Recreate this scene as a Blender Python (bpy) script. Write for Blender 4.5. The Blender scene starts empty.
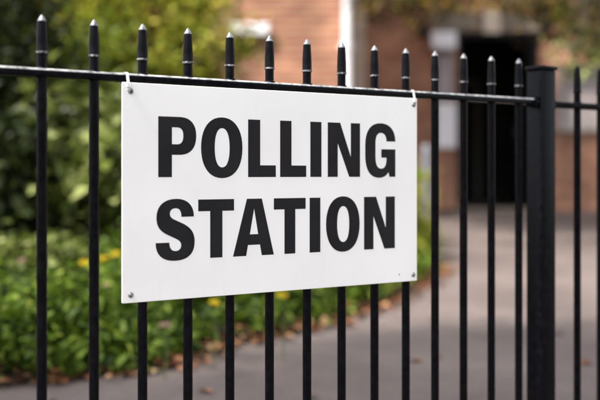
import bpy, math, random
import numpy as np
from mathutils import Vector, Matrix
R = math.radians
random.seed(7); rng = np.random.default_rng(11)
sc = bpy.context.scene
col = sc.collection

# ------------------------------------------------------------------ materials
def mat(name):
    m = bpy.data.materials.new(name); m.use_nodes = True
    nt = m.node_tree; nt.nodes.clear()
    out = nt.nodes.new('ShaderNodeOutputMaterial')
    b = nt.nodes.new('ShaderNodeBsdfPrincipled')
    nt.links.new(b.outputs[0], out.inputs[0])
    return m, nt, b, out
def node(nt, t, **kw):
    n = nt.nodes.new(t)
    for k, v in kw.items(): setattr(n, k, v)
    return n
def noise_mat(name, c1, c2, scale=8, rough=.6, bump=.0, bscale=60, detail=6, lo=.35, hi=.65, metallic=0, spec=.5, bdist=.01):
    m, nt, b, out = mat(name)
    tc = node(nt, 'ShaderNodeTexCoord')
    n = node(nt, 'ShaderNodeTexNoise'); n.inputs['Scale'].default_value = scale; n.inputs['Detail'].default_value = detail
    r = node(nt, 'ShaderNodeValToRGB')
    r.color_ramp.elements[0].position = lo; r.color_ramp.elements[0].color = (*c1, 1)
    r.color_ramp.elements[1].position = hi; r.color_ramp.elements[1].color = (*c2, 1)
    nt.links.new(tc.outputs['Object'], n.inputs['Vector']); nt.links.new(n.outputs['Fac'], r.inputs[0])
    nt.links.new(r.outputs[0], b.inputs['Base Color'])
    b.inputs['Roughness'].default_value = rough; b.inputs['Metallic'].default_value = metallic
    b.inputs['Specular IOR Level'].default_value = spec
    if bump:
        n2 = node(nt, 'ShaderNodeTexNoise'); n2.inputs['Scale'].default_value = bscale; n2.inputs['Detail'].default_value = 4
        bp = node(nt, 'ShaderNodeBump'); bp.inputs['Strength'].default_value = bump; bp.inputs['Distance'].default_value = bdist
        nt.links.new(tc.outputs['Object'], n2.inputs['Vector']); nt.links.new(n2.outputs['Fac'], bp.inputs['Height'])
        nt.links.new(bp.outputs[0], b.inputs['Normal'])
    return m
def leaf_mat(name, cols, trans=.35, rough=.5):
    m, nt, b, out = mat(name)
    g = node(nt, 'ShaderNodeNewGeometry')
    r = node(nt, 'ShaderNodeValToRGB')
    els = r.color_ramp.elements
    while len(els) < len(cols): els.new(.5)
    for i, (p, c) in enumerate(cols):
        els[i].position = p; els[i].color = (*c, 1)
    nt.links.new(g.outputs['Random Per Island'], r.inputs[0])
    nt.links.new(r.outputs[0], b.inputs['Base Color'])
    b.inputs['Roughness'].default_value = rough; b.inputs['Specular IOR Level'].default_value = .22
    t = node(nt, 'ShaderNodeBsdfTranslucent'); nt.links.new(r.outputs[0], t.inputs['Color'])
    mx = node(nt, 'ShaderNodeMixShader'); mx.inputs[0].default_value = trans
    nt.links.new(b.outputs[0], mx.inputs[1]); nt.links.new(t.outputs[0], mx.inputs[2])
    nt.links.new(mx.outputs[0], out.inputs[0])
    return m
def brick_mat(name, a, b_, mortar):
    m, nt, b, out = mat(name)
    tc = node(nt, 'ShaderNodeTexCoord'); mp = node(nt, 'ShaderNodeMapping')
    mp.inputs['Rotation'].default_value = (R(90), 0, 0)
    nt.links.new(tc.outputs['Object'], mp.inputs['Vector'])
    br = node(nt, 'ShaderNodeTexBrick')
    br.inputs['Color1'].default_value = (*a, 1); br.inputs['Color2'].default_value = (*b_, 1); br.inputs['Mortar'].default_value = (*mortar, 1)
    br.inputs['Scale'].default_value = 1; br.inputs['Mortar Size'].default_value = .008
    br.inputs['Brick Width'].default_value = .225; br.inputs['Row Height'].default_value = .082
    nt.links.new(mp.outputs[0], br.inputs['Vector'])
    n = node(nt, 'ShaderNodeTexNoise'); n.inputs['Scale'].default_value = 2.2; n.inputs['Detail'].default_value = 5
    nt.links.new(tc.outputs['Object'], n.inputs['Vector'])
    hs = node(nt, 'ShaderNodeHueSaturation')
    mr = node(nt, 'ShaderNodeMapRange'); mr.inputs[1].default_value = .3; mr.inputs[2].default_value = .7; mr.inputs[3].default_value = .62; mr.inputs[4].default_value = 1.3
    nt.links.new(n.outputs['Fac'], mr.inputs[0]); nt.links.new(mr.outputs[0], hs.inputs['Value'])
    nt.links.new(br.outputs['Color'], hs.inputs['Color']); nt.links.new(hs.outputs[0], b.inputs['Base Color'])
    bp = node(nt, 'ShaderNodeBump'); bp.inputs['Strength'].default_value = .6; bp.inputs['Distance'].default_value = .008; bp.invert = True
    nt.links.new(br.outputs['Fac'], bp.inputs['Height']); nt.links.new(bp.outputs[0], b.inputs['Normal'])
    b.inputs['Roughness'].default_value = .85
    return m

M = {}
# black gloss paint on iron
def paint():
    m, nt, b, out = mat('black_paint')
    tc = node(nt, 'ShaderNodeTexCoord')
    n = node(nt, 'ShaderNodeTexNoise'); n.inputs['Scale'].default_value = 45; n.inputs['Detail'].default_value = 5
    nt.links.new(tc.outputs['Object'], n.inputs['Vector'])
    mr = node(nt, 'ShaderNodeMapRange'); mr.inputs[1].default_value = .3; mr.inputs[2].default_value = .75; mr.inputs[3].default_value = .24; mr.inputs[4].default_value = .42
    nt.links.new(n.outputs['Fac'], mr.inputs[0]); nt.links.new(mr.outputs[0], b.inputs['Roughness'])
    n2 = node(nt, 'ShaderNodeTexNoise'); n2.inputs['Scale'].default_value = 70; n2.inputs['Detail'].default_value = 5
    nt.links.new(tc.outputs['Object'], n2.inputs['Vector'])
    bp = node(nt, 'ShaderNodeBump'); bp.inputs['Strength'].default_value = .25; bp.inputs['Distance'].default_value = .001
    nt.links.new(n2.outputs['Fac'], bp.inputs['Height']); nt.links.new(bp.outputs[0], b.inputs['Normal'])
    r = node(nt, 'ShaderNodeValToRGB')
    r.color_ramp.elements[0].position = .45; r.color_ramp.elements[0].color = (.0016, .0016, .0028, 1)
    r.color_ramp.elements[1].position = .8; r.color_ramp.elements[1].color = (.0045, .0045, .006, 1)
    nt.links.new(n.outputs['Fac'], r.inputs[0]); nt.links.new(r.outputs[0], b.inputs['Base Color'])
    return m
M['paint'] = paint()
M['tip'] = noise_mat('tip_highlight_metal', (.09, .09, .095), (.27, .27, .28), 150, .38, .2, 200, lo=.3, hi=.6, metallic=.6)  # sky highlight on the tips put into a paler metal colour
M['ring'] = noise_mat('ring_highlight_paint', (.010, .010, .013), (.17, .17, .18), 140, .4, .2, 200, lo=.4, hi=.6)  # highlight on the collars put into the colour as paler mottling
M['arris'] = noise_mat('arris_highlight', (.12, .12, .125), (.50, .49, .48), 60, .4, .2, 200, lo=.3, hi=.62)
M['panel'] = noise_mat('sign_white', (.785, .775, .75), (.84, .83, .81), 3.5, .42, .03, 90, bdist=.001)
def wear():
    nt = M['panel'].node_tree; b = nt.nodes['Principled BSDF']; src = b.inputs['Base Color'].links[0].from_socket
    tc = node(nt, 'ShaderNodeTexCoord'); mp = node(nt, 'ShaderNodeMapping'); mp.inputs['Scale'].default_value = (14, 14, 1.2)
    n = node(nt, 'ShaderNodeTexNoise'); n.inputs['Scale'].default_value = 1.6; n.inputs['Detail'].default_value = 8; n.inputs['Roughness'].default_value = .7
    nt.links.new(tc.outputs['Object'], mp.inputs[0]); nt.links.new(mp.outputs[0], n.inputs['Vector'])
    r = node(nt, 'ShaderNodeMapRange'); r.inputs[1].default_value = .55; r.inputs[2].default_value = .8; r.inputs[3].default_value = 0; r.inputs[4].default_value = .16
    nt.links.new(n.outputs['Fac'], r.inputs[0])
    m = node(nt, 'ShaderNodeMix', data_type='RGBA'); m.inputs[7].default_value = (.45, .43, .38, 1)
    nt.links.new(r.outputs[0], m.inputs[0]); nt.links.new(src, m.inputs[6]); nt.links.new(m.outputs[2], b.inputs['Base Color'])
wear()
M['letter'] = noise_mat('sign_black_vinyl', (.013, .013, .014), (.017, .017, .018), 12, .5)
M['bolt'] = noise_mat('bolt_steel', (.10, .10, .10), (.25, .25, .25), 120, .45, metallic=.6)
M['tie'] = noise_mat('cable_tie_nylon', (.68, .68, .70), (.75, .75, .76), 30, .35)
M['brick'] = brick_mat('brick_orange', (.27, .088, .045), (.42, .18, .095), (.38, .30, .23))
M['stone'] = noise_mat('stone', (.14, .11, .085), (.24, .195, .15), 9, .85, .3, 60)
M['render'] = noise_mat('cream_render', (.55, .45, .36), (.62, .52, .43), 6, .85, .2, 60)
M['whitep'] = noise_mat('white_plastic', (.82, .80, .84), (.87, .85, .88), 8, .35)
M['greyp'] = noise_mat('grey_panel', (.33, .28, .30), (.40, .35, .36), 5, .6)
M['greym'] = noise_mat('grey_metal', (.13, .135, .16), (.19, .195, .22), 12, .5)
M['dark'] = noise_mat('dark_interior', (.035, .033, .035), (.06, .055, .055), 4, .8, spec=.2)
M['hall'] = noise_mat('hall_floor', (.16, .13, .11), (.22, .18, .15), 4, .4)
M['door'] = noise_mat('dark_door_paint', (.008, .009, .012), (.014, .015, .02), 10, .45, spec=.2)
M['blind'] = noise_mat('window_blind', (.24, .205, .20), (.30, .26, .25), 4, .7)
M['frame'] = noise_mat('window_frame', (.30, .27, .26), (.36, .33, .32), 10, .5)
M['roof'] = noise_mat('roof_tile', (.09, .05, .04), (.16, .09, .07), 12, .85, .4, 30)
M['bark'] = noise_mat('bark', (.05, .038, .028), (.12, .095, .07), 14, .9, .6, 40, bdist=.02)
M['soil'] = noise_mat('soil', (.018, .012, .008), (.06, .038, .024), 18, .95, .8, 50, bdist=.03)
M['stem'] = noise_mat('green_stem', (.05, .09, .02), (.09, .13, .03), 20, .6)
M['grass'] = noise_mat('lawn', (.035, .055, .016), (.07, .095, .03), 6, .95, .6, 90, bdist=.03)

def tarmac():
    m, nt, b, out = mat('path_tarmac')
    tc = node(nt, 'ShaderNodeTexCoord')
    n = node(nt, 'ShaderNodeTexNoise'); n.inputs['Scale'].default_value = 1.1; n.inputs['Detail'].default_value = 7; n.inputs['Roughness'].default_value = .65
    nt.links.new(tc.outputs['Object'], n.inputs['Vector'])
    r = node(nt, 'ShaderNodeValToRGB')
    r.color_ramp.elements[0].position = .33; r.color_ramp.elements[0].color = (.082, .063, .056, 1)
    r.color_ramp.elements[1].position = .68; r.color_ramp.elements[1].color = (.155, .122, .108, 1)
    nt.links.new(n.outputs['Fac'], r.inputs[0])
    v = node(nt, 'ShaderNodeTexVoronoi'); v.inputs['Scale'].default_value = 130
    nt.links.new(tc.outputs['Object'], v.inputs['Vector'])
    mx = node(nt, 'ShaderNodeMix', data_type='RGBA', blend_type='MULTIPLY'); mx.inputs[0].default_value = .45
    nt.links.new(r.outputs[0], mx.inputs[6])
    bw = node(nt, 'ShaderNodeMapRange'); bw.inputs[3].default_value = .5; bw.inputs[4].default_value = 1.3
    sp = node(nt, 'ShaderNodeSeparateColor'); nt.links.new(v.outputs['Color'], sp.inputs[0])
    nt.links.new(sp.outputs[0], bw.inputs[0]); nt.links.new(bw.outputs[0], mx.inputs[7])
    nt.links.new(mx.outputs[2], b.inputs['Base Color'])
    bp = node(nt, 'ShaderNodeBump'); bp.inputs['Strength'].default_value = .5; bp.inputs['Distance'].default_value = .004
    nt.links.new(v.outputs['Distance'], bp.inputs['Height']); nt.links.new(bp.outputs[0], b.inputs['Normal'])
    b.inputs['Roughness'].default_value = .85
    return m
M['path'] = tarmac()
M['leaf_low'] = leaf_mat('leaf_groundcover', [(0, (.018, .036, .005)), (.45, (.065, .115, .009)), (.85, (.14, .21, .018)), (1, (.25, .30, .05))], .35)
M['leaf_broad'] = leaf_mat('leaf_broad_pale', [(0, (.018, .03, .005)), (.45, (.09, .12, .018)), (.8, (.22, .25, .065)), (1, (.36, .38, .16))], .3, .35)
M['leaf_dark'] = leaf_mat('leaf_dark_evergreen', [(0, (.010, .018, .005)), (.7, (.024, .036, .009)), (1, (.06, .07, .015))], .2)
M['leaf_yellow'] = leaf_mat('leaf_yellow_green', [(0, (.10, .13, .015)), (.4, (.27, .31, .03)), (.8, (.46, .46, .07)), (1, (.58, .44, .06))], .4)
M['leaf_green'] = leaf_mat('leaf_mid_green', [(0, (.04, .07, .008)), (.6, (.12, .17, .015)), (1, (.28, .31, .035))], .35)
M['leaf_autumn'] = leaf_mat('leaf_autumn', [(0, (.07, .08, .015)), (.45, (.16, .14, .02)), (.7, (.30, .12, .02)), (1, (.38, .26, .03))], .35)
M['leaf_brown'] = leaf_mat('leaf_olive_brown', [(0, (.025, .025, .006)), (.6, (.07, .055, .012)), (1, (.16, .10, .02))], .25)
M['leaf_pale'] = leaf_mat('leaf_pale_green', [(0, (.10, .14, .02)), (.5, (.26, .30, .08)), (1, (.42, .45, .20))], .35)
M['litter'] = leaf_mat('leaf_litter', [(0, (.07, .03, .015)), (.5, (.22, .09, .04)), (.85, (.38, .18, .09)), (1, (.42, .30, .16))], .1, .8)
M['petal_y'] = leaf_mat('petal_yellow', [(0, (.62, .42, .02)), (1, (.75, .60, .04))], .3)
M['petal_p'] = leaf_mat('petal_pink', [(0, (.50, .28, .24)), (1, (.60, .44, .38))], .3)

# ------------------------------------------------------------------ object helpers
def link(name, me, m, parent=None, smooth=False):
    if m is not None:
        me.materials.append(m)
    o = bpy.data.objects.new(name, me); col.objects.link(o)
    if parent is not None:
        o.parent = parent
    if smooth:
        me.polygons.foreach_set('use_smooth', [True] * len(me.polygons))
    return o
def tag(o, label=None, cat=None, group=None, kind=None):
    if label: o['label'] = label
    if cat: o['category'] = cat
    if group: o['group'] = group
    if kind: o['kind'] = kind
    return o
def empty(name, loc, label, cat, group=None):
    o = bpy.data.objects.new(name, None); col.objects.link(o); o.location = loc
    o.empty_display_size = .1
    return tag(o, label, cat, group)
class MB:
    def __init__(s): s.v = []; s.f = []
    def add(s, vs, fs):
        n = len(s.v); s.v += [tuple(v) for v in vs]; s.f += [tuple(i + n for i in f) for f in fs]
        return s
    def box(s, lo, hi, bev=0, fr=None):
        """axis box; fr=(origin, ex, ey) maps local (x,y,z) to the world"""
        x0, y0, z0 = lo; x1, y1, z1 = hi
        if bev <= 0:
            vs = [(x0,y0,z0),(x1,y0,z0),(x1,y1,z0),(x0,y1,z0),(x0,y0,z1),(x1,y0,z1),(x1,y1,z1),(x0,y1,z1)]
            fs = [(0,3,2,1),(4,5,6,7),(0,1,5,4),(1,2,6,5),(2,3,7,6),(3,0,4,7)]
        else:
            import bmesh
            bm = bmesh.new(); bmesh.ops.create_cube(bm, size=1)
            for v in bm.verts:
                v.co = Vector(((x0+x1)/2 + v.co.x*(x1-x0), (y0+y1)/2 + v.co.y*(y1-y0), (z0+z1)/2 + v.co.z*(z1-z0)))
            bmesh.ops.bevel(bm, geom=list(bm.edges), offset=bev, segments=3, affect='EDGES', profile=.5)
            bm.verts.index_update()
            vs = [tuple(v.co) for v in bm.verts]; fs = [tuple(v.index for v in f.verts) for f in bm.faces]; bm.free()
        if fr:
            O, ex, ey = fr
            vs = [tuple(O + ex*v[0] + ey*v[1] + Vector((0,0,v[2]))) for v in vs]
        return s.add(vs, fs)
    def lathe(s, prof, c, n=20):
        vs = []; fs = []
        for r, z in prof:
            for i in range(n):
                a = 2*math.pi*i/n; vs.append((c[0]+r*math.cos(a), c[1]+r*math.sin(a), c[2]+z))
        for j in range(len(prof)-1):
            for i in range(n):
                k = (i+1) % n; fs.append((j*n+i, j*n+k, (j+1)*n+k, (j+1)*n+i))
        fs.append(tuple(reversed(range(n)))); m = (len(prof)-1)*n; fs.append(tuple(m+i for i in range(n)))
        return s.add(vs, fs)
    def tube(s, pts, rad, n=8, closed=False):
        pts = [Vector(p) for p in pts]
        if not hasattr(rad, '__len__'): rad = [rad]*len(pts)
        vs = []; fs = []; N = len(pts); up = Vector((.13, .31, .94))
        for j, p in enumerate(pts):
            a = pts[(j-1) % N] if (closed or j) else p; b = pts[(j+1) % N] if (closed or j < N-1) else p
            t = (b-a).normalized(); x = t.cross(up)
            if x.length < .05: x = t.cross(Vector((1, 0, 0)))
            x.normalize(); y = t.cross(x)
            for i in range(n):
                q = 2*math.pi*i/n; vs.append(p + (x*math.cos(q) + y*math.sin(q))*rad[j])
        for j in range(N if closed else N-1):
            for i in range(n):
                k = (i+1) % n; jj = (j+1) % N
                fs.append((j*n+i, j*n+k, jj*n+k, jj*n+i))
        if not closed:
            fs.append(tuple(reversed(range(n)))); fs.append(tuple((N-1)*n+i for i in range(n)))
        return s.add(vs, fs)
    def build(s, name, m, parent=None, smooth=False):
        off = Vector(parent_world(parent)) if parent is not None else Vector((0, 0, 0))
        me = bpy.data.meshes.new(name)
        me.from_pydata([tuple(Vector(v) - off) for v in s.v], [], s.f); me.update()
        return link(name, me, m, parent, smooth)
def parent_world(p):
    l = Vector((0, 0, 0))
    while p is not None:
        l = l + p.location; p = p.parent
    return l
def auto_smooth(o, ang=40):
    me = o.data
    me.polygons.foreach_set('use_smooth', [True]*len(me.polygons))
    import bmesh
    bm = bmesh.new(); bm.from_mesh(me)
    for e in bm.edges:
        if len(e.link_faces) == 2 and e.calc_face_angle(0) > R(ang): e.smooth = False
    bm.to_mesh(me); bm.free()

# leaves: arrays of centres -> folded rhombus leaves
def leaf_mesh(name, P, size, m, parent=None, flat=0.0, aspect=.5, szvar=.4):
    n = len(P)
    d = rng.normal(size=(n, 3)); d[:, 2] *= (1-flat)*.7; d[:, 2] -= .15*(1-flat)
    d /= np.linalg.norm(d, axis=1)[:, None]
    q = rng.normal(size=(n, 3)); q[:, 2] += .0
    if flat: q = np.tile(np.array([[0, 0, 1.]]), (n, 1)) + rng.normal(size=(n, 3))*.25
    else: q[:, 2] = np.abs(q[:, 2]) + .9
    w = np.cross(d, q); w /= np.linalg.norm(w, axis=1)[:, None] + 1e-9
    up = np.cross(w, d)
    L = size*(1 + rng.uniform(-szvar, szvar, n))[:, None]
    W = L*aspect*.5
    b = P; tip = P + d*L - up*L*.08; l = P + d*L*.45 + w*W + up*W*.35; r = P + d*L*.45 - w*W + up*W*.35
    V = np.stack([b, r, tip, l], 1).reshape(-1, 3)
    if parent is not None: V = V - np.array(parent_world(parent))
    me = bpy.data.meshes.new(name)
    me.vertices.add(4*n); me.vertices.foreach_set('co', V.astype(np.float32).ravel())
    base = np.arange(n)[:, None]*4
    tris = np.concatenate([base+[0, 1, 2], base+[0, 2, 3]], 1).reshape(-1)
    me.loops.add(6*n); me.loops.foreach_set('vertex_index', tris.astype(np.int32))
    me.polygons.add(2*n); me.polygons.foreach_set('loop_start', (np.arange(2*n)*3).astype(np.int32))
    me.polygons.foreach_set('loop_total', np.full(2*n, 3, np.int32))
    me.update(calc_edges=True); me.validate()
    return link(name, me, m, parent)
def clusters(c, r, n, shell=.45):
    c = np.array(c); r = np.array(r)
    d = rng.normal(size=(n, 3)); d /= np.linalg.norm(d, axis=1)[:, None]
    k = shell + (1-shell)*rng.uniform(0, 1, n)**.5
    return c + d*r*k[:, None]
def crown_points(cl, per, sp):
    P = np.repeat(cl, per, 0)
    s = np.repeat(rng.uniform(.6, 1.3, len(cl)), per)[:, None]
    return P + rng.normal(size=P.shape)*sp*s*np.array([1, 1, .7])

# ------------------------------------------------------------------ ground levels
EYE = .95; F = 1100.; HY = 174.5
def g(y):
    return .0424*min(max(y-3.5, 0), 11.2)
def px(x, y, Y):
    return Vector(((x-300)/F*Y, Y, EYE-(y-HY)/F*Y))

def sheet(name, m, xs, ys, zf, kind='structure'):
    vs = [(x, y, zf(x, y)) for y in ys for x in xs]; nx = len(xs)
    fs = [(j*nx+i, j*nx+i+1, (j+1)*nx+i+1, (j+1)*nx+i) for j in range(len(ys)-1) for i in range(nx-1)]
    me = bpy.data.meshes.new(name); me.from_pydata(vs, [], fs); me.update()
    return tag(link(name, me, m), kind=kind)
sheet('ground', M['grass'], [-600, -60, -20, -8, 0, 8, 20, 60, 600], [-600, -50, -5, 0, 3.5, 6, 9, 12, 14.7, 30, 80, 600], lambda x, y: g(y)-.02)

BY = [4.0, 4.58, 4.70, 4.75, 5.0, 5.44, 5.97, 6.63, 7.5, 8.5, 10.0, 11.27, 11.9, 12.48]
BX = [-8.0, -2.6, -1.28, -1.08, -.68, -.445, 0, .42, .80, 1.05, 1.20, 1.22, 1.1, .66]
def bx(y): return float(np.interp(y, BY, BX))
ys = list(np.arange(-3, 14.701, .35)) + [14.7]
sheet('path', M['path'], [-7.9, -4, -1.5, 0, 1.5, 3, 5, 9], sorted(set([round(v, 3) for v in ys])), lambda x, y: g(y)-.006)
# flower bed soil (its front edge wavers), mounded
vs = []; fs = []; rows = np.arange(4.3, 12.47, .06); NX = 60
for j, y in enumerate(rows):
    xe = bx(y) + .03*math.sin(y*9) + .02*math.sin(y*23)
    for i in range(NX):
        t = i/(NX-1); x = -8 + (xe+8)*(1-(1-t)**2)
        dd = min((xe-x), (y-4.3)*1.5)
        z = g(y) - .006 + .12*(1-math.exp(-max(dd, 0)/.35)) + .004 + (.012*math.sin(x*31+y*17)+.01*math.sin(x*53-y*41))*min(1, dd*5)
        vs.append((x, y, z))
for j in range(len(rows)-1):
    for i in range(NX-1):
        a = j*NX+i; fs.append((a, a+1, a+NX+1, a+NX))
me = bpy.data.meshes.new('flower_bed_soil'); me.from_pydata(vs, [], fs); me.update()
tag(link('flower_bed_soil', me, M['soil'], smooth=True), kind='structure')
def bedz(x, y):
    return g(y) + .12*(1-math.exp(-max(bx(y)-x, 0)/.35))

# ------------------------------------------------------------------ fence frame
def hpx(x): return 221.7-.1342*(x-122)
Z1 = F*.52/hpx(122); Z2 = F*.52/hpx(417)
P0 = Vector(((122-300)/F*Z1, Z1, 0)); P1 = Vector(((417-300)/F*Z2, Z2, 0))
D = (P1-P0).normalized(); NRM = Vector((D.y, -D.x, 0)); SW = (P1-P0).length
FR = (P0, D, -NRM)       # local x along the fence, local y away from the camera
def s_at(xp, back=0):
    """distance along the fence where photo column xp meets the plane lying `back` behind the sign face"""
    O = P0 - NRM*back; rx = (xp-300)/F
    # O.x + s D.x = rx*(O.y + s D.y)
    return (rx*O.y - O.x)/(D.x - rx*D.y)
def fpt(s, back, z): return P0 + D*s - NRM*back + Vector((0, 0, z))
BACK = .022
RT = EYE+.2395; RB = RT-.020; BR = .0117

prof = [(BR-.0006, 0), (BR-.0006, .0325), (.0128, .034), (.0128, .0385), (.0124, .040), (.0122, .062), (.0112, .085), (.0100, .1065)]
prof_ring = [(BR-.0006, .0335), (.0132, .0338), (.0140, .0362), (.0132, .0388), (.0120, .0388)]
prof_tip = [(.0099, .1064), (.0101, .1076), (.0078, .1125), (.0042, .1185), (.0014, .1217), (.0003, .1224)]
M['paint'].node_tree.nodes['Principled BSDF'].inputs['Specular IOR Level'].default_value = .08
M['letter'].node_tree.nodes['Principled BSDF'].inputs['Specular IOR Level'].default_value = .08
def make_bar(root, s, top, highlight=True):
    c = fpt(s, BACK, 0)
    # leave the rail itself out of the bar: bar below the rail, finial above it
    b = MB(); b.lathe([(BR, .03), (BR, top-.0205)], c, 24)
    bar = b.build('bar', M['paint'], root); auto_smooth(bar)
    w = MB(); w.lathe([(BR+.004, 0), (BR+.0018, .0025), (BR+.0002, .004)], (c.x, c.y, top+.0002), 24)
    f = MB(); f.lathe([(r, z+top) for r, z in prof if True], c, 24)
    fin = f.build('finial', M['paint'], bar); auto_smooth(fin)
    we = w.build('weld', M['paint'], bar, True)
    r_ = MB(); r_.lathe([(r, z+top) for r, z in prof_ring], c, 24)
    rg = r_.build('collar', M['ring'] if highlight else M['paint'], bar); auto_smooth(rg)
    t = MB(); t.lathe([(r, z+top) for r, z in prof_tip], c, 24)
    tp = t.build('tip', M['tip'] if highlight else M['paint'], bar); auto_smooth(tp, 60)
    return bar
def rail(root, name, s0, s1, zt, h=.020, d=.034, bev=.0050, highlight=False):
    n = MB(); n.box((s0, BACK-d/2, zt-h), (s1, BACK+d/2, zt), bev, FR)
    o = n.build(name, M['paint'], root); auto_smooth(o, 50)
    if highlight:                       # sky highlight painted as pale grey along the upper arrises
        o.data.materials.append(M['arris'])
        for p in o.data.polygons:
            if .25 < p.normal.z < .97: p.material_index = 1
    return o

base = fpt(0, BACK, 0)
fence = empty('iron_fence', base, 'long black iron railing that carries the white polling station sign, left of the square post', 'fence')
cols = [41.8, 94, 142.5, 187.9, 229.8, 269.5, 307, 341.6, 374.5, 405.8, 435, 463.5, 491.3, 518.7]
S = [s_at(x, BACK) for x in cols]
pitch = (S[-1]-S[0])/(len(S)-1)
for k in range(1, 9): S.insert(0, S[0]-pitch)
POSTC = s_at(541, BACK); PW = .065
for s in S: make_bar(fence, s, RT)
rail(fence, 'top_rail', S[0]-.06, POSTC-PW/2-.001, RT, highlight=True)
rail(fence, 'bottom_rail', S[0]-.06, POSTC-PW/2-.001, .13)

# post with cap and the two lugs the rails end in
pc = fpt(POSTC, BACK, 0)
post = empty('square_post', pc, 'thick black square metal post with a flat overhanging cap', 'post')
ptop = EYE + (HY-70)/318.
b = MB(); b.box((POSTC-PW/2, BACK-PW/2, -.05), (POSTC+PW/2, BACK+PW/2, ptop), .004, FR); o = b.build('shaft', M['paint'], post); auto_smooth(o)
b = MB(); b.box((POSTC-PW/2-.005, BACK-PW/2-.005, ptop+.0005), (POSTC+PW/2+.005, BACK+PW/2+.005, ptop+.014), .0045, FR)
o = b.build('cap', M['paint'], post); auto_smooth(o)
for sx in (-1, 1):
    b = MB(); s0 = POSTC+sx*(PW/2+.0012); s1 = POSTC+sx*(PW/2+.017)
    dz = 0 if sx < 0 else -.006
    b.box((min(s0, s1), BACK-.0225, RT-.0265+dz), (max(s0, s1), BACK+.0225, RT+.0065+dz), .005, FR)
    o = b.build('rail_socket', M['paint'], post); auto_smooth(o)
    e = MB(); c = fpt(POSTC+sx*(PW/2+.009), BACK-.026, RT-.010+dz)
    for q in range(1):
        ring = []
        N = 12
        vs = [c + (D*math.cos(a)+Vector((0, 0, 1))*math.sin(a))*.006 for a in [2*math.pi*i/N for i in range(N)]]
        vs2 = [v - NRM*.0045 for v in vs]
        e.add(vs+vs2, [tuple(range(N))] + [(i, i+N, (i+1) % N+N, (i+1) % N) for i in range(N)])
    e.build('socket_bolt', M['paint'], post)

f2b = fpt(POSTC+.1, BACK, 0)
fence2 = empty('iron_fence', f2b, 'darker stretch of black iron railing running on right of the square post', 'fence')
S2 = [s_at(577.3, BACK), s_at(600.2, BACK)]
for k in range(7): S2.append(S2[-1]+pitch)
for s in S2: make_bar(fence2, s, RT-.006, highlight=False)
rail(fence2, 'top_rail', POSTC+PW/2+.001, S2[-1]+.06, RT-.006)
rail(fence2, 'bottom_rail', POSTC+PW/2+.001, S2[-1]+.06, .13)

# ------------------------------------------------------------------ sign
ST = EYE+.2172; SB = EYE-.3030
sign = empty('polling_sign', fpt(SW/2, 0, SB), 'white rectangular sign reading POLLING STATION in bold black capitals, tied to black railings', 'sign')
def plate(s0, s1, z0, z1, r, y0, y1, bev=.0006, n=8):
    pts = []
    for cx, cz, a0 in ((s1-r, z1-r, 0), (s0+r, z1-r, 90), (s0+r, z0+r, 180), (s1-r, z0+r, 270)):
        for i in range(n+1):
            a = R(a0+90*i/n); pts.append((cx+r*math.cos(a), cz+r*math.sin(a)))
    return pts
pts = plate(0, SW, SB, ST, .003, 0, .003)
N = len(pts); b = MB()
cx, cz = SW/2, (SB+ST)/2
def inset(p, d): return (p[0]-d*math.copysign(1, p[0]-cx), p[1]-d*math.copysign(1, p[1]-cz))
ringsL = [([inset(p, .0007) for p in pts], 0.0), (pts, .0007), (pts, .0018), ([inset(p, .0005) for p in pts], .0023)]
V = []
for rr, yb in ringsL: V += [fpt(p[0], yb, p[1]) for p in rr]
Fc = [tuple(reversed(range(N)))]
for j in range(3): Fc += [(j*N+i, j*N+(i+1) % N, (j+1)*N+(i+1) % N, (j+1)*N+i) for i in range(N)]
Fc.append(tuple(3*N+i for i in range(N)))
b.add(V, Fc); panel = b.build('panel', M['panel'], sign)
import bmesh
bm = bmesh.new(); bm.from_mesh(panel.data); bmesh.ops.recalc_face_normals(bm, faces=bm.faces); bm.to_mesh(panel.data); bm.free()

# --- lettering (own outlines); units: x 0..1 over the letter's width, y 0..1 over the cap height
def cub(p0, p1, p2, p3, n=10):
    o = []
    for i in range(1, n+1):
        t = i/n; u = 1-t
        o.append((u**3*p0[0]+3*u*u*t*p1[0]+3*u*t*t*p2[0]+t**3*p3[0], u**3*p0[1]+3*u*u*t*p1[1]+3*u*t*t*p2[1]+t**3*p3[1]))
    return o
def path(start, *cmds):
    o = [start]
    for c in cmds:
        if len(c) == 2: o.append(c)
        else: o += cub(o[-1], c[0:2], c[2:4], c[4:6])
    return o
def oval(x0, x1, y0, y1, k=.60, kx=.60):
    cx, cy = (x0+x1)/2, (y0+y1)/2; a, b_ = (x1-x0)/2, (y1-y0)/2
    return path((x1, cy), (x1, cy+b_*k, cx+a*kx, y1, cx, y1), (cx-a*kx, y1, x0, cy+b_*k, x0, cy),
                (x0, cy-b_*k, cx-a*kx, y0, cx, y0), (cx+a*kx, y0, x1, cy-b_*k, x1, cy))[:-1]
def G_P(): return [path((0, 0), (0, 1), (.56, 1), (.86, 1, 1, .88, 1, .69), (1, .49, .85, .37, .55, .37), (.355, .37), (.355, 0)),
                   path((.355, .545), (.355, .825), (.49, .825), (.60, .825, .655, .78, .655, .69), (.655, .59, .60, .545, .49, .545))]
def G_O(): return [oval(0, 1, -.018, 1.018, .62, .62), oval(.325, .685, .165, .835, .66, .62)]
def G_L(): return [[(0, 0), (0, 1), (.43, 1), (.43, .205), (1, .205), (1, 0)]]
def G_I(): return [[(0, 0), (0, 1), (1, 1), (1, 0)]]
def G_N(): return [[(0, 0), (0, 1), (.385, 1), (.70, .40), (.70, 1), (1, 1), (1, 0), (.655, 0), (.30, .63), (.30, 0)]]
def G_N1(): return [[(0, 0), (0, 1), (.38, 1), (.71, .37), (.71, 1), (1, 1), (1, 0), (.66, 0), (.305, .62), (.305, 0)]]
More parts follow.
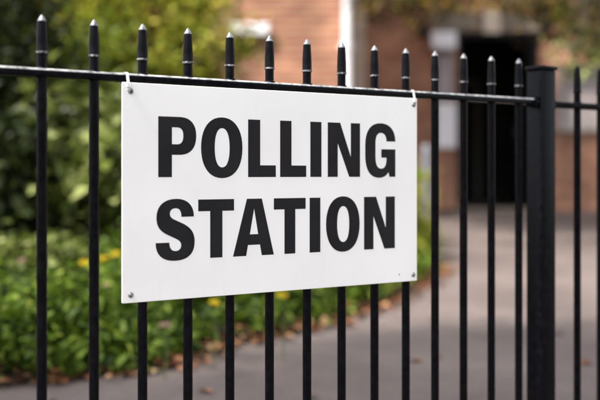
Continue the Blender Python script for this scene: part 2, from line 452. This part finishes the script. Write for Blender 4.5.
def G_T(): return [[(.33, 0), (.33, .80), (0, .80), (0, 1), (1, 1), (1, .80), (.67, .80), (.67, 0)]]
def G_A(): return [[(0, 0), (.335, 1), (.70, 1), (1, 0), (.70, 0), (.655, .19), (.36, .19), (.315, 0)],
                   [(.405, .375), (.61, .375), (.51, .83)]]
def G_G(): return [path((1, .525), (.53, .525), (.53, .365), (.70, .365), (.705, .24, .66, .155, .525, .155),
                        (.385, .155, .335, .25, .335, .39), (.335, .64), (.335, .76, .40, .835, .51, .835), (.64, .835, .70, .77, .70, .675),
                        (1, .675), (1, .885, .82, 1.018, .51, 1.018), (.17, 1.018, 0, .86, 0, .60), (0, .40),
                        (0, .13, .16, -.018, .45, -.018), (.60, -.018, .70, .02, .765, .09), (.80, 0), (1, 0))]
def G_S(): return [path((.98, .715), (.98, .90, .82, 1.018, .52, 1.018), (.20, 1.018, .02, .90, .02, .705), (.02, .54, .14, .47, .33, .41),
                        (.50, .355), (.62, .315, .65, .285, .65, .235), (.65, .18, .59, .145, .51, .145), (.41, .145, .345, .19, .345, .29),
                        (0, .29), (0, .09, .17, -.018, .50, -.018), (.83, -.018, 1, .09, 1, .29), (1, .45, .90, .53, .70, .60),
                        (.48, .67), (.38, .70, .36, .735, .36, .77), (.36, .83, .42, .86, .51, .86), (.61, .86, .655, .81, .655, .715))]
R1 = (EYE-.0064, EYE+.1400); R2 = (EYE-.2066, EYE-.0616)
LET = [(G_P, 158.2, 196.2, R1), (G_O, 201.0, 242.4, R1), (G_L, 248.1, 275.8, R1), (G_L, 280.1, 306.2, R1), (G_I, 310.3, 321.4, R1),
       (G_N1, 327.7, 360.0, R1), (G_G, 365.2, 395.3, R1),
       (G_S, 155.6, 194.6, R2), (G_T, 198.2, 234.0, R2), (G_A, 233.0, 273.8, R2), (G_T, 273.8, 305.6, R2), (G_I, 309.6, 320.3, R2),
       (G_O, 326.0, 359.6, R2), (G_N, 364.0, 394.8, R2)]
cu = bpy.data.curves.new('lettering', 'CURVE'); cu.dimensions = '2D'; cu.fill_mode = 'BOTH'; cu.extrude = .0001
for fn, xa, xb, (z0, z1) in LET:
    sa, sb = s_at(xa), s_at(xb)
    for loop in fn():
        sp = cu.splines.new('POLY'); sp.points.add(len(loop)-1); sp.use_cyclic_u = True
        for i, (u, v) in enumerate(loop):
            sp.points[i].co = (sa+u*(sb-sa), z0+v*(z1-z0), 0, 1)
tmp = bpy.data.objects.new('tmp', cu); col.objects.link(tmp)
bpy.context.view_layer.update()
dg = bpy.context.evaluated_depsgraph_get()
lm = bpy.data.meshes.new_from_object(tmp.evaluated_get(dg))
bpy.data.objects.remove(tmp)
off = parent_world(sign)
for v in lm.vertices:
    s, z, e = v.co.x, v.co.y, v.co.z
    v.co = fpt(s, -.0002-e, z) - off
bm = bmesh.new(); bm.from_mesh(lm); bmesh.ops.recalc_face_normals(bm, faces=bm.faces); bm.to_mesh(lm); bm.free()
lm.name = 'lettering'; lm.materials.clear()
link('lettering', lm, M['letter'], sign)

# bolts in the four corners
def disc(c, r, d, m, name, parent, slot=False):
    e = MB(); N = 20; prof_ = [(r, 0), (r, -d*.4), (r*.75, -d*.85), (r*.35, -d)]
    V = []
    for rr, y in prof_:
        V += [c + (D*math.cos(a)+Vector((0, 0, 1))*math.sin(a))*rr - NRM*y for a in [2*math.pi*i/N for i in range(N)]]
    Fs = []
    for j in range(len(prof_)-1): Fs += [(j*N+i, (j+1)*N+i, (j+1)*N+(i+1) % N, j*N+(i+1) % N) for i in range(N)]
    Fs.append(tuple((len(prof_)-1)*N+i for i in range(N)))
    e.add(V, Fs); o = e.build(name, m, parent, True); return o
def sz(x, y): return s_at(x), EYE+(HY-y)*.52/hpx(x)
for x, y in ((130.6, 91.2), (130.7, 295), (413.6, 104.6), (413.2, 274.6)):
    s, z = sz(x, y)
    disc(fpt(s, -.0002, z), .0068, .0035, M['bolt'], 'bolt', sign)
# small stray rivet near the lower right corner
s, z = sz(399.2, 274.6); disc(fpt(s, -.0002, z), .0022, .001, M['bolt'], 'rivet', sign)
# white cable ties looping from the top corners over the rail
for x in (128.0, 414.2):
    s = s_at(x)
    loop = []
    for s_off, bk, z in ((0, -.0015, ST-.017), (.0, -.0018, ST-.004), (0, .0018, RT-.012), (0, .0030, RT-.003), (0, .0075, RT+.0012), (0, BACK, RT+.0014), (0, BACK+.014, RT+.0010),
                         (0, BACK+.0185, RT-.004), (0, BACK+.0185, RB+.003), (0, BACK+.012, RB-.003), (0, .010, ST-.012), (0, .0048, ST-.019)):
        loop.append(fpt(s+s_off, bk, z))
    e = MB(); n4 = []
    V = []; Fs = []; K = len(loop); hw = .0034; th = .0012
    ctr = sum(loop, Vector())/K
    for p in loop:
        o_ = (p-ctr); o_ -= D*o_.dot(D); o_.normalize()
        V += [p-D*hw, p+D*hw, p+D*hw+o_*th, p-D*hw+o_*th]
    for j in range(K):
        k = (j+1) % K
        for a in range(4): Fs.append((j*4+a, j*4+(a+1) % 4, k*4+(a+1) % 4, k*4+a))
    e.add(V, Fs)
    tie = e.build('cable_tie', M['tie'], sign)
    h = MB(); h.box((s-.006, -.006, ST-.012), (s+.006, -.0022, ST-.001), .0012, FR); h.build('tie_head', M['tie'], tie)

# ------------------------------------------------------------------ brick building
YL, YR = 12.5, 14.7
GZ = g(14.7)
bld = empty('brick_building', (1.5, 14.0, GZ-.1), 'orange brick building with a dark open doorway behind the railings', 'building')
def bpart(name, m, boxes, parent=None, bev=0):
    b = MB()
    for lo, hi in boxes: b.box(lo, hi, bev)
    return b.build(name, m, parent or bld)
XC = .625
bpart('projecting_wall', M['brick'], [((-9, YL, .2), (XC, YL+2.19, 6.3))])
# recessed wall with real openings
DX0, DX1, DZ1 = 2.098, 3.207, 2.854
WX0, WX1, WZ0, WZ1 = 3.45, 4.95, 1.50, 2.42
bpart('recessed_wall', M['brick'], [
    ((XC-.3, YR, .2), (DX0, YR+.3, 6.3)), ((DX0, YR, DZ1), (DX1, YR+.3, 6.3)), ((DX1, YR, .2), (WX0, YR+.3, 6.3)),
    ((WX0, YR, .2), (WX1, YR+.3, WZ0)), ((WX0, YR, WZ1), (WX1, YR+.3, 6.3)), ((WX1, YR, .2), (9.5, YR+.3, 6.3))])
bpart('corner_pilaster', M['render'], [((XC+.10, YR-.06, GZ-.1), (XC+.24, YR-.002, 6.2))])
bpart('lintel', M['stone'], [((1.75, YR-.05, DZ1+.003), (3.30, YR-.003, 3.10))], bev=.008)
bpart('keystone', M['render'], [((2.44, YR-.09, DZ1-.02), (2.66, YR-.053, 3.17))], bev=.008)
# entrance hall
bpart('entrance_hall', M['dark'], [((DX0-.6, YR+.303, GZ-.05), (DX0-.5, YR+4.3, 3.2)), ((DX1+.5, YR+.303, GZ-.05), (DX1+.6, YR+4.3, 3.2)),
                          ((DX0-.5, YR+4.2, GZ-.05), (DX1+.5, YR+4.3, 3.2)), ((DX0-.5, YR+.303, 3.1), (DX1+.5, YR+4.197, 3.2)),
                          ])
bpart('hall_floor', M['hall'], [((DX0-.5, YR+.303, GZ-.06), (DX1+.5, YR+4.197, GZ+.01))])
ind = bpart('inner_door', M['frame'], [((DX0+.12, YR+4.14, GZ+.012), (DX0+.2, YR+4.195, GZ+2.1)), ((DX1-.2, YR+4.14, GZ+.012), (DX1-.12, YR+4.195, GZ+2.1)), ((DX0+.203, YR+4.14, GZ+2.02), (DX1-.203, YR+4.195, GZ+2.1))])
dfr = bpart('door_frame', M['door'], [((DX0+.002, YR+.08, GZ), (DX0+.06, YR+.2, DZ1-.002)), ((DX1-.06, YR+.08, GZ), (DX1-.002, YR+.2, DZ1-.002)), ((DX0+.063, YR+.08, DZ1-.07), (DX1-.063, YR+.2, DZ1-.002))])
# door leaf standing open inwards
dl = bpart('door', M['door'], [((DX1-.115, YR+.205, GZ+.01), (DX1-.065, YR+1.15, DZ1-.08))])
bpart('door_handle', M['greym'], [((DX1-.14, YR+1.05, GZ+1.0), (DX1-.118, YR+1.07, GZ+1.15))], dl)
bpart('door_step', M['stone'], [((DX0-.1, YR-.32, GZ-.1), (DX1+.1, YR-.004, GZ+.03))], bev=.01)
win = bpart('window', M['frame'], [((WX0+.002, YR+.05, WZ0+.06), (WX0+.06, YR+.12, WZ1-.002)), ((WX1-.06, YR+.05, WZ0+.06), (WX1-.002, YR+.12, WZ1-.002)),
                          ((WX0+.062, YR+.05, WZ1-.06), (WX1-.062, YR+.12, WZ1-.002)), ((WX0+.062, YR+.05, WZ0+.06), (WX1-.062, YR+.12, WZ0+.11)),
                          (((WX0+WX1)/2-.025, YR+.052, WZ0+.112), ((WX0+WX1)/2+.025, YR+.118, WZ1-.062))])
bpart('blind', M['blind'], [((WX0+.01, YR+.16, WZ0+.05), (WX1-.01, YR+.17, WZ1-.01))], win)
bpart('sill', M['stone'], [((WX0-.05, YR-.06, WZ0), (WX1+.05, YR+.14, WZ0+.055))], win, .006)
rf = MB()
for (xa, xb, ya) in ((-9.4, .85, 12.2), (.853, 9.9, 14.4)):
    rf.add([(xa, ya, 6.32), (xb, ya, 6.32), (xb, 18.5, 9.0), (xa, 18.5, 9.0), (xa, ya, 6.5), (xb, ya, 6.5), (xb, 18.5, 9.2), (xa, 18.5, 9.2)],
           [(0,3,2,1),(4,5,6,7),(0,1,5,4),(1,2,6,5),(2,3,7,6),(3,0,4,7)])
rf.build('roof', M['roof'], bld)
# drainpipe
dp = MB(); dp.tube([(.535, YL-.075, .36), (.535, YL-.075, 5.5)], .052, 20); dpo = dp.build('drainpipe', M['whitep'], bld); auto_smooth(dpo)
for z in (1.1, 2.35, 3.6):
    k = MB(); k.tube([(.535, YL-.075, z), (.535, YL-.075, z+.09)], .062, 20); k.box((.45, YL-.035, z+.02), (.62, YL-.002, z+.07)); auto_smooth(k.build('pipe_collar', M['whitep'], dpo))

# small fittings on the building
wl = empty('wall_light', (-.57, YL, 2.58), 'long white oblong light fitting high on the brick wall, above the sign', 'wall light')
b = MB(); b.box((-.80, YL-.10, 2.525), (-.345, YL-.025, 2.655), .02); b.build('casing', M['whitep'], wl)
b = MB(); b.box((-.66, YL-.024, 2.55), (-.48, YL-.002, 2.63)); b.build('bracket', M['greym'], wl)
hb = empty('entrance_light', (1.91, YR, 2.72), 'white box light fixed to the brickwork beside the top of the dark doorway', 'wall light')
b = MB(); b.box((1.74, YR-.16, 2.62), (2.07, YR-.004, 2.84), .015); b.build('casing', M['whitep'], hb)
b = MB(); b.box((1.77, YR-.15, 2.585), (2.04, YR-.02, 2.617), .01); b.build('diffuser', M['frame'], hb)
def notice(loc, w, h, m, label, rows):
    t = empty('notice_board', loc, label, 'notice board')
    x, y, z = loc
    b = MB(); b.box((x-w/2, y-.03, z-h/2), (x+w/2, y-.003, z+h/2), .004); b.build('backing', m, t)
    b = MB()
    for (a0, a1, c0, c1) in ((-.5, .5, .47, .5), (-.5, .5, -.5, -.47), (-.5, -.46, -.47, .47), (.46, .5, -.47, .47)):
        b.box((x+a0*w, y-.042, z+c0*h), (x+a1*w, y-.0305, z+c1*h))
    b.build('rim', rows, t)
notice((1.935, YR, 2.25), .22, .62, M['greyp'], 'tall grey notice board under the white box light, left of the doorway', M['greym'])
notice((1.955, YR, 1.61), .26, .60, M['whitep'], 'white notice board left of the dark doorway, below the grey one', M['whitep'])
cam_t = empty('security_camera', (1.63, YR, 2.86), 'small dark round security camera on the brick wall left of the white box light', 'camera')
b = MB(); b.lathe([(.01, -.12), (.06, -.09), (.085, -.03), (.085, 0), (.06, .02)], (1.63, YR-.14, 2.87), 20); b.build('dome', M['door'], cam_t, True)
b = MB(); b.box((1.60, YR-.14, 2.892), (1.66, YR-.004, 2.94)); b.build('bracket', M['door'], cam_t)
# bollard
bo = empty('grey_bollard', (1.275, 11.1, g(11.1)), 'slim grey metal bollard at the far end of the flower bed', 'bollard')
b = MB(); b.lathe([(.045, -.05), (.045, .88), (.04, .91), (.02, .93)], (1.275, 11.1, g(11.1)), 20); auto_smooth(b.build('post', M['greym'], bo))
b = MB(); b.lathe([(.052, .0), (.052, .02), (.046, .035)], (1.275, 11.1, g(11.1)), 20); b.build('foot', M['greym'], bo)

# ------------------------------------------------------------------ planting
def tree(name, base, crown_c, crown_r, ncl, per, sp, size, m, label, cat, trunk_r=.1, group=None, extra=None, shell=.45, nl=14, aspect=.5):
    bz = Vector(base); t = empty(name, bz, label, cat, group)
    cl = clusters(crown_c, crown_r, ncl, shell)
    cl = cl[cl[:, 2] > bz.z + .12]
    if extra is not None: cl = np.concatenate([cl, np.array(extra)])
    leaf_mesh('crown' if cat == 'tree' else 'foliage', crown_points(cl, per, sp), size, m, t, aspect=aspect)
    w = MB(); cc = Vector(crown_c)
    top = cc + Vector((0, 0, crown_r[2]*.4))
    mid = bz.lerp(top, .5) + Vector((.08, -.05, 0))
    w.tube([bz - Vector((0, 0, .1)), bz.lerp(mid, .5), mid, mid.lerp(top, .5), top], [trunk_r*1.25, trunk_r, trunk_r*.8, trunk_r*.5, trunk_r*.15], 10)
    idx = list(range(len(cl))); random.shuffle(idx)
    ends = idx[:nl] + list(range(len(cl)-(len(extra) if extra is not None else 0), len(cl)))
    for i in ends:
        e = Vector(cl[i]); s = bz.lerp(top, random.uniform(.4, .8)); 
        k = s.lerp(e, .5) + Vector((0, 0, .12*(e-s).length))
        w.tube([s, s.lerp(k, .5)+Vector((0, 0, .03)), k, e], [trunk_r*.4, trunk_r*.3, trunk_r*.2, trunk_r*.07], 6)
    w.build('trunk' if cat == 'tree' else 'branches', M['bark'], t, True)
    return t
def bz_(x, y): return (x, y, bedz(x, y))
# left background, all standing in or behind the bed
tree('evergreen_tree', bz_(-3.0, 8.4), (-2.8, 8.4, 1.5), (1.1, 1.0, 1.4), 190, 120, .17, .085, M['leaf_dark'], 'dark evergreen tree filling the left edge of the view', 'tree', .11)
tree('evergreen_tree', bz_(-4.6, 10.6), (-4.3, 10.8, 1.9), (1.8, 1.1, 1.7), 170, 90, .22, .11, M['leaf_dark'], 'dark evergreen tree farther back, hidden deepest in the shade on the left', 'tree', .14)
tree('autumn_tree', bz_(-2.1, 11.2), (-2.15, 11.2, 3.2), (.95, .7, 1.0), 110, 90, .15, .085, M['leaf_autumn'], 'tree with orange and brown tinged leaves at the top left of the view', 'tree', .08, shell=.3)
tree('yellow_green_tree', bz_(-1.55, 10.5), (-1.5, 10.4, 2.35), (.95, .6, 1.35), 170, 80, .14, .085, M['leaf_yellow'], 'bright yellow green small tree against the brick wall', 'tree', .06, shell=.3)
tree('green_tree', bz_(-2.1, 9.7), (-2.0, 9.7, 1.35), (.75, .6, .95), 100, 80, .15, .085, M['leaf_green'], 'mid green bushy young tree between the dark evergreen and the yellow green tree', 'tree', .06)
tree('broad_leaf_shrub', bz_(-1.55, 7.7), (-1.48, 7.7, .95), (.5, .5, .72), 70, 32, .12, .13, M['leaf_broad'], 'shrub with pale broad leaves seen between the first two bars from the left', 'shrub', .035, aspect=.6)
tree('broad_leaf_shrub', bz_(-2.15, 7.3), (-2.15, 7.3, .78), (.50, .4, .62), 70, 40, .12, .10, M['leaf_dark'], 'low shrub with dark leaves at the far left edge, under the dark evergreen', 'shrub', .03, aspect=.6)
tree('green_shrub', bz_(-.65, 8.2), (-.62, 8.3, .85), (.6, .5, .6), 70, 40, .12, .09, M['leaf_green'], 'mid green shrub hidden mostly behind the left end of the sign', 'shrub', .03)
tree('green_shrub', bz_(.25, 8.9), (.25, 9.0, .8), (.6, .5, .5), 60, 40, .12, .09, M['leaf_low'], 'bright green shrub behind the middle of the sign', 'shrub', .03)
tree('yellow_shrub', bz_(.82, 10.2), (.80, 10.2, .72), (.33, .5, .42), 45, 36, .09, .075, M['leaf_yellow'], 'low yellow green shrub at the right end of the flower bed beside the bollard', 'shrub', .025)
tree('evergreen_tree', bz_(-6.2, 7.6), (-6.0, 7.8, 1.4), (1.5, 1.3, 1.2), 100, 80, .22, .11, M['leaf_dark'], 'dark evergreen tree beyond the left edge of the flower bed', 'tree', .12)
# tree with boughs at top right, then an unseen one added for path shade
ex = []
for (x, y, Y) in ((372, -2, 9.5), (392, 4, 9.5), (415, 2, 9.8), (440, -4, 9.7), (470, -2, 9.6), (500, 6, 9.4), (518, 14, 9.5), (540, 2, 9.3), (560, 10, 9.2), (585, 6, 9.2),
                  (598, 18, 9.3), (575, 40, 9.0), (590, 52, 9.0), (601, 44, 9.1), (570, 58, 9.1), (585, 30, 9.0), (430, 8, 9.9), (545, -10, 9.4)):
    ex.append(tuple(px(x, y, Y)))
tree('overhanging_tree', (4.0, 10.9, g(10.9)), (1.35, 11.1, 5.2), (2.1, 1.9, 1.2), 240, 70, .22, .11, M['leaf_autumn'], 'tree whose yellow and brown tinged boughs hang into the top right corner', 'tree', .16, extra=None, shell=.15)
tree('shade_caster', (-4.6, 2.0, 0), (-1.1, 2.5, 5.8), (2.7, 1.15, .9), 300, 60, .2, .12, M['leaf_green'], 'tall green tree added above the view to cast shade on the near path', 'tree', .15, shell=.1,
     extra=[(random.uniform(-5.6, -3.4), random.uniform(1.3, 2.15), random.uniform(5.3, 6.1)) for _ in range(75)])  # extra leaf clusters stretch the crown's shadow over the near left corner
for (x, y, sx, lb) in ((-5.5, -7.5, 4.2, 'dense dark hedge of leaves added behind the camera to darken reflections, left half'), (3.5, -7.8, 4.6, 'dense dark hedge of leaves added behind the camera to darken reflections, right half'),
                       (11.5, -2.5, 3.2, 'dense dark hedge of leaves added out of view right of the path to darken reflections')):
    tree('blocker', (x, y, 0), (x, y, 1.9), (sx, 1.1 if y < -5 else 3.5, 2.0), 260, 40, .3, .2, M['leaf_dark'], lb, 'blocker', .06, shell=.3)  # leaf masses added out of view so the bars reflect something dark
def hanging(pts, per, sp, size, m, parent):
    leaf_mesh('hanging_foliage', crown_points(np.array(pts), per, sp), size, m, parent)
    w = MB()
    for p in pts:
        e = Vector(p); s = Vector((3.4, 10.6, 4.3)); k = s.lerp(e, .6) + Vector((0, 0, .45))
        w.tube([s, s.lerp(k, .5)+Vector((0, 0, .15)), k, e], [.035, .025, .014, .005], 6)
    w.build('hanging_branches', M['bark'], parent, True)
ot = [o for o in col.objects if o.name.startswith('overhanging_tree')][0]
hanging([e for e in ex if e[0] < 1.95], 14, .13, .08, M['leaf_autumn'], ot)
hanging([e for e in ex if e[0] >= 1.95], 22, .12, .09, M['leaf_brown'], ot)
hanging([(a+.1, b, c+.08) for a, b, c in ex[:11]], 34, .13, .10, M['leaf_brown'], ot)
hanging([tuple(px(x, y, Y)) for x, y, Y in ((572, 48, 9.2), (590, 58, 9.1), (604, 48, 9.2), (586, 38, 9.3), (612, 60, 9.3), (575, 66, 9.0), (612, 40, 9.2))], 30, .09, .085, M['leaf_pale'], ot)
hanging([tuple(px(560, 12, 9.4))], 34, .06, .08, M['leaf_yellow'], ot)
hanging([tuple(px(x, y, Y)) for x, y, Y in ((548, 8, 12.2), (565, 18, 12.2), (585, 4, 12.3), (600, 22, 12.1), (620, 14, 12.2), (558, 34, 12.4), (590, 34, 12.3), (375, -2, 11.6), (400, 2, 11.6),
         (425, -6, 11.7), (455, -10, 11.8), (525, -8, 12), (610, 40, 12.2))], 110, .20, .10, M['leaf_brown'], ot)

# ground cover (nobody could count it)
P = []
for _ in range(9000):
    y = 4.6 + (12.3-4.6)*random.random()**1.5; x = random.uniform(-4.5, bx(y)-.02)
    if abs(x) > y*.36+.6: continue
    edge = bx(y)-x
    h = .05 + .17*min(1, edge/.45)*(.6+.4*math.sin(x*5+1.3)*math.sin(y*4.1)) + .06*random.random()
    P.append((x, y, bedz(x, y)+h*random.uniform(.2, 1)))
P = np.array(P)
leaf_mesh('ground_cover', crown_points(P, 9, .05), .062, M['leaf_low'])
tag(bpy.data.objects['ground_cover'], 'dense bright green leafy ground cover filling the flower bed', 'ground cover', kind='stuff')
# bushy bedding clumps along the bed
def clump(x, y, r, h, m, label, size=.06, n=26, per=26):
    z = bedz(x, y); t = empty('bedding_plant', (x, y, z), label, 'plant', 'leafy bedding plants in the flower bed')
    cl = clusters((x, y, z+h*.5), (r, r, h*.5), n, .5); cl = cl[cl[:, 2] > z+.02]
    leaf_mesh('foliage', crown_points(cl, per, r*.22), size, m, t, aspect=.6)
    w = MB()
    for c in cl[:10]: w.tube([(x, y, z-.02), (x*.5+c[0]*.5, y*.5+c[1]*.5, z+h*.3), tuple(c)], [.006, .004, .002], 5)
    w.build('stem', M['stem'], t)
CL = [(-1.75, 5.35, .24, .34, 'leaf_low', 'leafy green bedding plant at the front left corner of the bed'),
      (-1.15, 5.25, .22, .30, 'leaf_low', 'leafy green bedding plant just behind the first bar from the left, near the path'),
      (-.75, 5.75, .22, .30, 'leaf_low', 'leafy green bedding plant below the lower left corner of the sign'),
      (-.28, 6.1, .2, .28, 'leaf_low', 'leafy green bedding plant under the left half of the sign'),
      (.22, 6.9, .22, .30, 'leaf_low', 'leafy green bedding plant under the right half of the sign'),
      (-1.5, 6.2, .28, .42, 'leaf_broad', 'pale broad leaved bedding plant left of the second bar'),
      (-.95, 6.6, .26, .40, 'leaf_low', 'taller leafy green bedding plant left of the sign'),
      (-2.1, 6.2, .28, .40, 'leaf_broad', 'pale broad leaved bedding plant at the left edge of the view'),
      (.72, 8.4, .2, .30, 'leaf_yellow', 'yellowish leafy plant at the right corner of the bed near the sign edge'),
      (.95, 9.4, .2, .30, 'leaf_yellow', 'yellowish leafy plant on the bed edge, in the gap right of the sign')]
for x, y, r, h, m, lb in CL: clump(x, y, r, h, M[m], lb, .07 if m == 'leaf_broad' else .055)

def flower(xp, yp, h, kind, label):
    Y = (EYE-h-.10+.148)/((yp-HY)/F+.0424); p = px(xp, yp, Y); gz = bedz(p.x, Y)
    t = empty('yellow_flower' if kind == 'y' else 'pink_flower', (p.x, Y, gz), label, 'flower', 'yellow flowers in the bed' if kind == 'y' else 'pink flowers in the bed')
    w = MB(); bl = MB(); 
    for q in range(3):
        hx, hy, hz = p.x+random.uniform(-.008, .008)+q*.014-.014, Y+random.uniform(-.006, .006), p.z+random.uniform(-.006, .006)
        w.tube([(p.x, Y, gz-.02), ((p.x+hx)/2+.01, Y, (gz+hz)/2), (hx, hy, hz)], [.0016, .0014, .0012], 6)
        n = 9; rr = .016 if kind == 'y' else .013
        tilt = Matrix.Rotation(R(random.uniform(35, 70)), 3, 'X') @ Matrix.Rotation(random.uniform(0, 6), 3, 'Z')
        for k in range(n):
            a = 2*math.pi*k/n; d = Vector((math.cos(a), math.sin(a), 0)); s_ = Vector((-math.sin(a), math.cos(a), 0))
            c = Vector((hx, hy, hz))
            v = [c+tilt@(d*.004), c+tilt@(d*rr*.6+s_*rr*.3+Vector((0, 0, .006))), c+tilt@(d*rr+Vector((0, 0, .002))), c+tilt@(d*rr*.6-s_*rr*.3+Vector((0, 0, .006)))]
            bl.add(v, [(0, 1, 2), (0, 2, 3)])
    w.build('stem', M['stem'], t)
    bl.build('petals', M['petal_y'] if kind == 'y' else M['petal_p'], t)
FL = [(9, 237, .3, 'y', 'yellow flower at the far left edge, left of the first bar'), (29, 249, .3, 'y', 'yellow flower just left of the first bar'),
      (84, 263, .28, 'y', 'yellow flower just left of the second bar'), (104, 258, .3, 'y', 'yellow flower between the second bar and the sign'),
      (116, 254, .3, 'y', 'yellow flower touching the left edge of the sign'), (214, 303, .2, 'y', 'yellow flower under the letter A of the sign'),
      (283, 296, .2, 'y', 'yellow flower under the right half of the sign'),
      (22, 261, .28, 'p', 'pale pink flower left of the first bar'), (164, 324, .14, 'p', 'pale pink flower below the sign, right of the third bar'),
      (106, 285, .2, 'p', 'pale pink flower left of the lower corner of the sign')]
for a in FL: flower(*a)

# fallen leaves
P = []
for _ in range(850):
    y = 4.55 + 4.2*random.random()**1.4; x = bx(y) + random.gauss(-.02, .085)
    if x > bx(y): x = bx(y) + abs(random.gauss(0, .09))
    z = bedz(x, y)+.012 if x < bx(y) else g(y)+.004
    P.append((x, y, z+random.uniform(0, .02)))
for _ in range(55):
    y = random.uniform(4.2, 13); x = bx(y) + random.uniform(.1, 3.2); P.append((x, y, g(y)+.003))
leaf_mesh('fallen_leaves', np.array(P), .06, M['litter'], flat=.9, aspect=.7)
tag(bpy.data.objects['fallen_leaves'], 'brown fallen leaves along the edge of the flower bed', 'fallen leaves', kind='stuff')

# ------------------------------------------------------------------ light, world, camera
SUN = Vector((-.46, -.36, .81)).normalized()
sl = bpy.data.lights.new('sun', 'SUN'); sl.energy = 2.7; sl.angle = R(2.0); sl.color = (1, .95, .88)
so = bpy.data.objects.new('sun', sl); col.objects.link(so); so.rotation_euler = SUN.to_track_quat('Z', 'Y').to_euler(); so.location = SUN*20
w = bpy.data.worlds.new('World'); sc.world = w; w.use_nodes = True; nt = w.node_tree; nt.nodes.clear()
sky = nt.nodes.new('ShaderNodeTexSky'); sky.sky_type = 'NISHITA'; sky.sun_disc = False
sky.sun_elevation = math.asin(SUN.z); sky.sun_rotation = math.atan2(SUN.x, SUN.y)
sky.dust_density = 3; sky.air_density = 1.0
bg = nt.nodes.new('ShaderNodeBackground'); bg.inputs[1].default_value = .15
wo = nt.nodes.new('ShaderNodeOutputWorld'); hz = nt.nodes.new('ShaderNodeHueSaturation'); hz.inputs['Saturation'].default_value = .34; nt.links.new(sky.outputs[0], hz.inputs['Color']); nt.links.new(hz.outputs[0], bg.inputs[0]); nt.links.new(bg.outputs[0], wo.inputs[0])

cd = bpy.data.cameras.new('camera'); cam = bpy.data.objects.new('camera', cd); col.objects.link(cam)
cam.location = (0, 0, EYE); cam.rotation_euler = (R(90), 0, 0)
cd.sensor_width = 36; cd.sensor_fit = 'HORIZONTAL'; cd.lens = F*36/600; cd.shift_y = -(200-HY)/600
cd.clip_start = .05; cd.clip_end = 2000
cd.dof.use_dof = True; cd.dof.focus_distance = 2.80; cd.dof.aperture_fstop = 1.6; cd.dof.aperture_blades = 0
sc.camera = cam
sc.render.engine = 'CYCLES'
sc.cycles.use_denoising = True
vs_ = sc.view_settings; vs_.view_transform = 'Standard'; vs_.look = 'None'; vs_.gamma = 1; vs_.exposure = 1.67; vs_.use_curve_mapping = False
